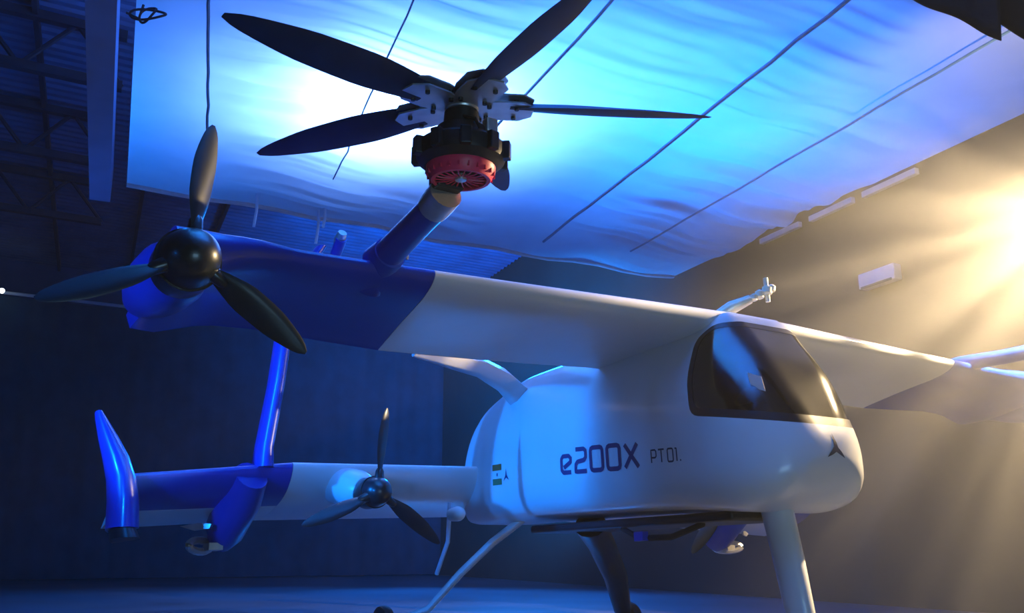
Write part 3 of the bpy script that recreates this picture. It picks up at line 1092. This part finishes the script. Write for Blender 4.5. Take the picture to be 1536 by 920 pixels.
# ------------------------------------------------------------------ front lift unit (starboard) and its port pylon
RH = np.array([0.71, 2.55, 0.53])
nW = np.array([0.0554, 0.0, 0.9985])     # world up seen in aircraft axes
for sg in (1, -1):
    m_ = MB()
    if sg == 1:
        pts = [(-0.30, 2.56, -0.06), (-0.16, 2.555, 0.03), (0.10, 2.55, 0.075), (0.30, 2.55, 0.105), (0.44, 2.55, 0.125)]
        m_.tube(pts, [0.085, 0.082, 0.077, 0.073, 0.072], 20, flat=0.95, up=(0, 1, 0))
    else:
        pts = [(-0.50, -2.45, -0.02), (-0.16, -2.52, 0.02), (0.10, -2.7, 0.04), (0.40, -2.9, 0.08), (0.9, -3.2, 0.14)]
        m_.tube(pts, [0.07, 0.065, 0.06, 0.06, 0.05], 20, flat=0.95, up=(0, 1, 0))
    py = part('lift_pylon', m_, PBLUE)
    if sg == 1:
        m_ = MB()
        m_.tube([(-0.16, 2.555, 0.03), (-0.04, 2.552, 0.05)], [0.10, 0.088], 20, up=(0, 1, 0))
        part('root_collar', m_, PBLUE, py)
        m_ = MB()
        m_.tube([(0.42, 2.55, 0.122), (0.48, 2.55, 0.136), (0.55, 2.55, 0.153)], [0.078, 0.082, 0.082], 20, up=(0, 1, 0))
        part('end_clamp', m_, ALU, py, angle=30)
        m_ = MB()
        m_.box((-0.03, 2.46, 0.045), 0.012, 0.012, 0.045)
        part('bolt', m_, ALU, py, smooth=False)

# motor: stacked housing with heat-sink rim, red finned disc beneath
MC = RH - nW * 0.31
mo = part('lift_motor', MB().lathe(MC, nW, [(0.00, 0.02), (0.00, 0.165), (0.03, 0.20), (0.05, 0.205), (0.10, 0.205), (0.115, 0.19), (0.13, 0.13), (0.19, 0.115), (0.20, 0.085), (0.27, 0.08), (0.285, 0.03)], 40), MOTOR, angle=25)
e1 = np.cross(nW, [1.0, 0, 0])
e1 /= np.linalg.norm(e1)
e2 = np.cross(nW, e1)
for k in range(10):
    a = 2 * math.pi * k / 10 + 0.1
    d = e1 * math.cos(a) + e2 * math.sin(a)
    m_ = MB()
    m_.box(MC + nW * 0.07 + d * 0.207, 0.045, 0.05, 0.085, [d, np.cross(nW, d), nW])
    part('mount_lug', m_, MOTOR, mo, smooth=False, bevel=0.006)
# red fan-like cooling disc: outer ring, inner ring, spokes, hub
rd = part('cooling_disc', MB().lathe(MC - nW * 0.012, nW, [(-0.05, 0.118), (-0.05, 0.135), (-0.012, 0.158), (0.012, 0.16), (0.012, 0.14), (-0.012, 0.135), (-0.05, 0.118)], 44, caps=False), RED, mo, angle=30)
MBk = MB().lathe(MC - nW * 0.002, nW, [(0, 0.02), (0, 0.135), (0.01, 0.135)], 32)
part('shadow_plate', MBk, MOTOR, mo)
for k in range(20):
    a = 2 * math.pi * k / 20
    d = e1 * math.cos(a) + e2 * math.sin(a)
    m_ = MB()
    m_.tube([MC - nW * 0.05 + d * 0.028, MC - nW * 0.055 + d * 0.075, MC - nW * 0.05 + d * 0.122], 0.0036, 5)
    part('disc_spoke', m_, RED, mo)
for k in range(22):
    a = 2 * math.pi * (k + 0.5) / 22
    d = e1 * math.cos(a) + e2 * math.sin(a)
    m_ = MB()
    m_.box(MC - nW * 0.028 + d * 0.142, 0.03, 0.007, 0.036, [d, np.cross(nW, d), nW])
    part('ring_rib', m_, RED, mo, smooth=False)
part('disc_hub', MB().lathe(MC - nW * 0.045, nW, [(-0.018, 0.01), (-0.016, 0.026), (0.01, 0.03), (0.012, 0.01)], 18), ALU, mo)
# yellowish terminal block and loom beside the motor neck
m_ = MB()
m_.box(MC + nW * 0.19 + e1 * -0.05 + np.array([0.09, -0.05, 0]), 0.05, 0.06, 0.07)
part('terminal_block', m_, ALU, mo, smooth=False, bevel=0.008)
m_ = MB()
m_.tube([MC + nW * 0.20 + np.array([0.05, -0.08, 0]), MC + nW * 0.23 + np.array([0.02, -0.16, 0]), MC + nW * 0.17 + np.array([-0.02, -0.21, 0]), MC + nW * 0.10 + np.array([-0.03, -0.215, 0])], 0.007, 6)
m_.tube([MC + nW * 0.22 + np.array([0.07, 0.03, 0]), MC + nW * 0.17 + np.array([0.16, 0.02, 0]), MC + nW * 0.12 + np.array([0.17, 0.0, 0])], 0.008, 6)
part('wire_loom', m_, MOTOR, mo)
# mount yoke between pylon clamp and motor
m_ = MB()
m_.box((0.555, 2.55, 0.225), 0.10, 0.14, 0.13)
part('motor_yoke', m_, MOTOR, mo, smooth=False, bevel=0.01)

# rotor hub with five arm brackets
hub = part('lift_rotor', MB().lathe(RH - nW * 0.03, nW, [(0, 0.03), (0, 0.075), (0.02, 0.085), (0.045, 0.085), (0.06, 0.06), (0.075, 0.03)], 28), ALU, angle=30)
W2A = lambda v: np.array([v @ M3[0], v @ M3[1], v @ M3[2]])
we1 = np.cross(np.array([-0.02, -0.04, 1.0]), [0, 1, 0.0])
we1 /= np.linalg.norm(we1)
wn = np.array([-0.0239, -0.0357, 0.9991])
we1 = np.cross(wn, [0, 1, 0.0])
we1 /= np.linalg.norm(we1)
we2 = np.cross(wn, we1)
AX = W2A(wn)
for k in range(5):
    a = -0.465 + 2 * math.pi * k / 5
    d = W2A(math.cos(a) * we1 + math.sin(a) * we2)
    t = np.cross(AX, d)
    for zz in (-0.016, 0.022):
        m_ = MB()
        poly = [(0.05, -0.075), (0.16, -0.10), (0.28, -0.10), (0.335, -0.05), (0.335, 0.05), (0.28, 0.10), (0.16, 0.10), (0.05, 0.075)]
        m_.prism(poly, 0.008, RH + AX * zz, d, t, AX)
        part('arm_plate', m_, ALU, hub, smooth=False)
    for br, bt in ((0.12, -0.06), (0.12, 0.06), (0.25, -0.05), (0.25, 0.05)):
        part('bolt', MB().lathe(RH + d * br + t * bt - AX * 0.034, AX, [(0, 0.006), (0, 0.011), (0.012, 0.011), (0.07, 0.011), (0.078, 0.006)], 8), MOTOR, hub, smooth=False)
    bl = blade_mesh(RH, d, AX, 0.22, 1.213, 0.205, 0.38, 0.20, th=0.09, sweep=0.0, hand=1, tipcut=0.16, shape=([0, 0.12, 0.35, 0.6, 0.82, 0.94, 1.0], [0.62, 0.80, 1.0, 0.94, 0.66, 0.40, 0.14]))
    part('blade', bl, ROTORB, hub, angle=50)

# roof boom with golden fittings, right behind the wing root
m_ = MB()
m_.tube([(-0.32, 0.06, 0.06), (-0.18, -0.02, 0.15), (-0.10, -0.12, 0.20)], [0.05, 0.045, 0.03], 14)
bo = part('sensor_boom', m_, BRASS)
m_ = MB()
m_.tube([(-0.12, -0.10, 0.19), (-0.04, -0.30, 0.30)], 0.010, 8)
part('boom_tip', m_, BRASS, bo)
for p, r in (((-0.10, -0.145, 0.215), 0.026), ((-0.09, -0.19, 0.24), 0.032), ((-0.07, -0.245, 0.272), 0.036), ((-0.055, -0.275, 0.285), 0.028)):
    part('fitting', MB().lathe(np.array(p) - np.array([0, 0, r]), (0.1, -0.2, 1), [(0, r * 0.4), (r * 0.4, r), (r * 1.5, r), (r * 2, r * 0.4)], 12), BRASS, bo)
m_ = MB()
m_.tube([(-0.068, -0.25, 0.19), (-0.068, -0.25, 0.36)], 0.016, 8)
part('fitting', m_, BRASS, bo)

# bright metal stub behind the starboard pylon root
m_ = MB()
m_.tube([(-0.98, 2.52, 0.20), (-0.72, 2.54, 0.36)], [0.030, 0.034], 12)
part('aft_link', m_, PBLUE)
m_ = MB()
m_.tube([(-0.80, 2.535, 0.315), (-0.745, 2.54, 0.36), (-0.70, 2.542, 0.39)], [0.022, 0.036, 0.026], 12)
part('link_cap', m_, ALU)

# ------------------------------------------------------------------ undercarriage
zf = lambda x, y: -2.13 + 0.0554 * -1 * (x - -0.9)      # floor height in aircraft axes


def wheel(c, r, w, fair, name='wheel'):
    c = np.array(c)
    wh = part(name, MB().lathe(c - np.array([0, w / 2, 0]), (0, 1, 0), [(0, r * 0.5), (0.0, r * 0.78), (w * 0.12, r * 0.95), (w * 0.35, r), (w * 0.65, r), (w * 0.88, r * 0.95), (w, r * 0.78), (w, r * 0.5)], 32), RUBBER)
    part('wheel_hub', MB().lathe(c - np.array([0, w / 2 + 0.005, 0]), (0, 1, 0), [(0, 0.02), (0, r * 0.5), (0.01, r * 0.55), (w, r * 0.55), (w + 0.01, r * 0.5), (w + 0.01, 0.02)], 20), ALU, wh)
    return wh


for sg in (1, -1):
    wx, wy = (-3.30, 1.04) if sg == 1 else (-2.70, -1.02)
    zw = zf(wx, wy) + 0.155
    pts = [(-2.60, sg * 0.10, -1.03), (-2.72, sg * 0.34, -1.22), (-2.86, sg * 0.57, -1.46), (-3.04, sg * 0.76, zw + 0.12), (wx + 0.04, sg * (abs(wy) - 0.06), zw + 0.02)]
    if sg == -1:
        pts = [(-1.9, -0.05, -1.14), (-2.1, -0.30, -1.26), (-2.35, -0.62, -1.5), (-2.58, -0.86, zw + 0.10), (wx + 0.02, -0.95, zw + 0.02)]
    m_ = MB()
    m_.tube(pts, [0.035, 0.034, 0.032, 0.030, 0.028] if sg == 1 else [0.10, 0.09, 0.08, 0.06, 0.04], 12, flat=1.9 if sg == 1 else 1.3, up=(0, 0, 1))
    part('main_gear_leg', m_, WHITE if sg == 1 else BLACKG)  # port leg in black: its backlit shade is put into the colour
    wheel((wx, wy, zw), 0.155, 0.10, False)
m_ = MB()
m_.tube([(0.09, 0.06, -1.18), (0.16, 0.08, -1.5), (0.22, 0.09, -1.86), (0.235, 0.09, -1.98)], [0.105, 0.098, 0.088, 0.05], 18, flat=0.8)
part('nose_gear_leg', m_, WHITE)
wheel((0.24, 0.09, zf(0.24, 0) + 0.15), 0.15, 0.09, False)
# thin strut and small round light under the lower wing
m_ = MB()
m_.tube([(-2.60, 0.80, -0.92), (-2.64, 0.80, -1.22), (-2.83, 0.80, -1.46)], 0.018, 8)
part('step_strut', m_, STRAP)
m_ = MB()
m_.lathe((-2.47, 0.80, -1.02), (1, 0, 0), [(-0.1, 0.05), (0, 0.058), (0.03, 0.05), (0.055, 0.03), (0.062, 0.005)], 18)
part('round_light', m_, WHITE)
# belly keel strip and small gear under the fuselage
m_ = MB()
m_.box((-1.2, 0.0, -1.185), 2.2, 0.5, 0.06, [(0.999, 0, -0.035), (0, 1, 0), (0.035, 0, 0.999)])
bk = part('belly_panel', m_, MOTOR, smooth=False, bevel=0.02)
m_ = MB()
m_.tube([(-1.2, 0.2, -1.22), (-1.0, 0.22, -1.30), (-0.7, 0.2, -1.31), (-0.4, 0.2, -1.25)], 0.02, 8)
part('belly_hose', m_, RUBBER, bk)
m_ = MB()
m_.box((-0.95, 0.25, -1.29), 0.09, 0.05, 0.06)
part('connector', m_, PBLUE, bk, smooth=False)

# ------------------------------------------------------------------ haze filling the hall below the cloth
hz = bpy.data.materials.new('stage_haze')
hz.use_nodes = True
n = hz.node_tree
for q in list(n.nodes):
    n.nodes.remove(q)
out = n.nodes.new('ShaderNodeOutputMaterial')
vs = n.nodes.new('ShaderNodeVolumeScatter')
# the fog hangs thickest round the lamp at the right and thins out across the hall
geo = n.nodes.new('ShaderNodeNewGeometry')
dist = n.nodes.new('ShaderNodeVectorMath')
dist.operation = 'DISTANCE'
dist.inputs[1].default_value = (5.0, 8.2, 1.8)
dmap = n.nodes.new('ShaderNodeMapRange')
dmap.interpolation_type = 'SMOOTHSTEP'
dmap.inputs['From Min'].default_value = 0.6
dmap.inputs['From Max'].default_value = 4.9
dmap.inputs['To Min'].default_value = 0.10
dmap.inputs['To Max'].default_value = 0.003
n.links.new(geo.outputs['Position'], dist.inputs[0])
n.links.new(dist.outputs['Value'], dmap.inputs['Value'])
n.links.new(dmap.outputs['Result'], vs.inputs['Density'])
vs.inputs['Anisotropy'].default_value = 0.3
vs.inputs['Color'].default_value = (0.95, 0.95, 0.95, 1)
n.links.new(vs.outputs[0], out.inputs['Volume'])
m_ = MB()
m_.box(at(FR + EL * 7.1 + ER * 6.0, (FLOOR + 0.02 + 4.72) / 2), 15.0, 13.3, 4.72 - FLOOR - 0.02, [ER / np.linalg.norm(ER), EL / np.linalg.norm(EL), UP])
hb = obj('stage_haze', m_, hz, None, smooth=False)
hb['kind'] = 'stuff'
hb['label'] = 'thin stage haze catching the warm lamp rays at the right'
hb['category'] = 'haze'
